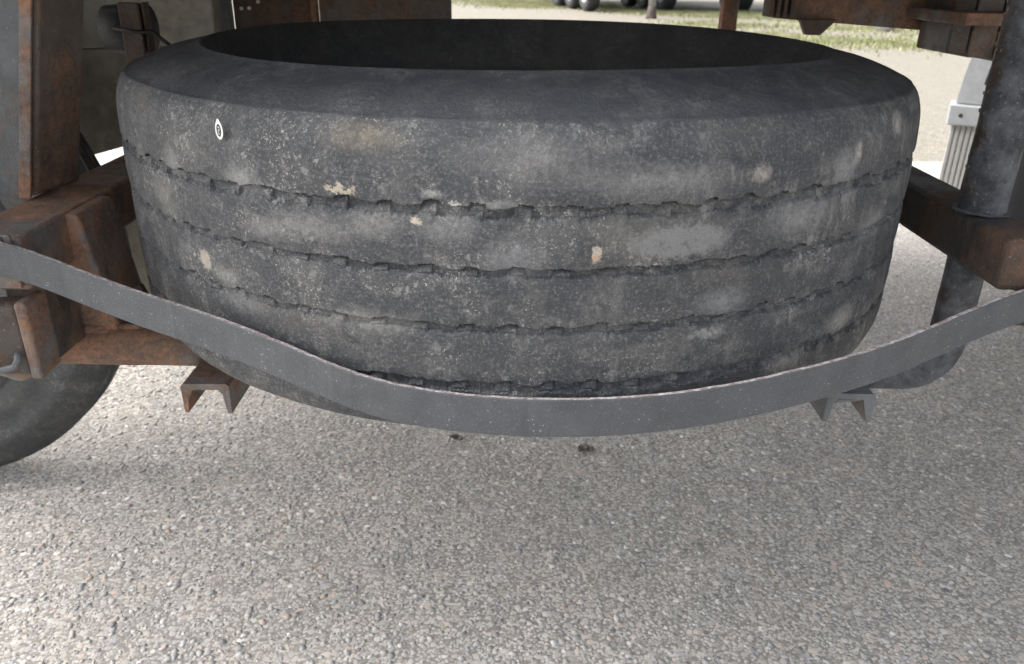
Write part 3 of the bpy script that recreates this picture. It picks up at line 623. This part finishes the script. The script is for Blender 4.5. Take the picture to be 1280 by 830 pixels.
# ---------------------------------------------------------------- far vehicles
def far_wheel(x, y, r, w, parent, name='wheel', rimmat=M_rim):
    pr = [(r*.56,.02),(r*.7,0),(r*.9,.01),(r*.98,.04),(r,.08),(r,w-.08),(r*.98,w-.04),(r*.9,w-.01),(r*.7,w),(r*.56,w-.02)]
    o = lathe(name, pr, 40, M_chassis, parent, axis='X'); o.location = (x, y, r)
    rm = [(r*.57,.015),(r*.52,.02),(r*.46,.1),(r*.25,.1),(r*.2,.02),(.002,.02)]
    a = lathe('rim', rm, 28, rimmat, o, axis='X')
    b = lathe('rim', [(p, w-q) for p, q in rm], 28, rimmat, o, axis='X')
    return o
def far_trailer(loc, rz, mat, label, axles, length=9.0, rimmat=M_rim, group='parked trucks and trailers'):
    t = empty('parked_trailer', label, 'trailer', loc, rz, group)
    box('body', -1.25, 1.25, -.6, length, 1.25, 3.7, mat, t, .03)
    for i in range(int(length/1.0)+1): box('body_rib', -1.28, -1.255, -.55+i*1.0, -.49+i*1.0, 1.25, 3.7, mat, t, .004)
    box('floor_frame', -1.2, 1.2, -.55, length-.05, 1.08, 1.245, M_chassis, t, .01)
    for s in (-1, 1):
        box('chassis_rail', s*.45-.06, s*.45+.06, -.4, length-.3, .78, 1.075, M_chassis, t, .01)
        box('tail_lamp', s*.95-.13, s*.95+.13, -.66, -.605, .92, 1.06, plain('red lamp', (.25,.01,.01), .3), t, .006)
    box('underrun_bar', -1.15, 1.15, -.62, -.52, .45, .57, M_chassis, t, .01)
    for s in (-1, 1): box('underrun_stay', s*.5-.04, s*.5+.04, -.6, -.54, .57, .9, M_chassis, t, .005)
    for a in axles:
        for s in (-1, 1): far_wheel(s*1.06-.17, a, .5, .34, t, rimmat=rimmat)
        cyl('axle', (-1.0, a, .5), (1.0, a, .5), .06, M_chassis, t)
    box('toolbox', -1.15, -.65, length*.55, length*.7, .55, 1.05, M_chassis, t, .02)
    return t
far_trailer((3.0, 21.3, 0), math.radians(14), M_bodyA, 'far parked trailer with a row of three pale rimmed wheels', (.4, 1.7, 3.0))
far_trailer((5.2, 22.2, 0), math.radians(4), M_bodyB, 'dark bottomed parked trailer to the right of the three pale wheels', (.5, 1.8), rimmat=M_chassis)
far_trailer((8.2, 17.8, 0), math.radians(-6), M_bodyC, 'nearer dark parked trailer seen between the brown upright and the ribbed beam', (.6, 1.9), rimmat=M_chassis)
P_ = empty('post', 'thin grey post with a rusty foot beyond the tyre', 'post', (3.05, 18.4, 0))
bm_obj('shaft', tubebm([(0,0,.25),(0,0,1.2),(0,0,2.6)], .085, 16), M_polegrey, P_, smooth=True)
bm_obj('foot', tubebm([(0,0,0),(0,0,.05),(0,0,.16),(0,0,.25)], [.13,.12,.10,.09], 16), M_rustdark, P_, smooth=True)
def stone(name, loc, s, label, cat):
    bm = bmesh.new(); bmesh.ops.create_icosphere(bm, subdivisions=3, radius=1)
    from mathutils import noise as mn
    for v in bm.verts:
        k = 1 + .3*mn.noise(v.co*1.3 + Vector(loc)); t = max(0, v.co.z)
        v.co = Vector((v.co.x*s[0]*(1-.45*t), v.co.y*s[1]*(1-.45*t), v.co.z*s[2]))*k
    o = bm_obj(name, bm, M_stone, None, label=label, cat=cat); o.location = loc; return o
stone('stone', (7.05, 15.2, .05), (.16,.14,.30), 'grey brown block standing on the far grass strip', 'stone')
# two dark scraps on the asphalt just below the bar
def scrap(loc, n, sp, label, seed):
    r_ = random.Random(seed); bm = bmesh.new()
    for _ in range(n):
        x, y = r_.gauss(0, sp), r_.gauss(0, sp*.7); a = r_.random()*PI; l = r_.uniform(.002,.005); w = l*.4; z = r_.uniform(.0015,.006)
        c, s = math.cos(a), math.sin(a); t = r_.uniform(-.002,.003)
        top = [bm.verts.new((x+p*c-q*s, y+p*s+q*c, z+k)) for p, q, k in ((-l,0,0),(0,-w,t),(l,0,.001),(0,w,-t*.5))]
        bot = [bm.verts.new(v.co - Vector((0,0,.0009))) for v in top]
        bm.faces.new(top); bm.faces.new(bot[::-1])
        for i in range(4): bm.faces.new((bot[i], bot[(i+1)%4], top[(i+1)%4], top[i]))
    o = bm_obj('dry_leaf_scrap', bm, M_leaf, None, label=label, cat='leaf scrap'); o.location = loc
scrap((-.126,.390,.0), 34, .007, 'left of two small dark leaf scraps on the asphalt', 3)
scrap((.169,.345,.0), 46, .009, 'right of two small dark leaf scraps on the asphalt', 5)
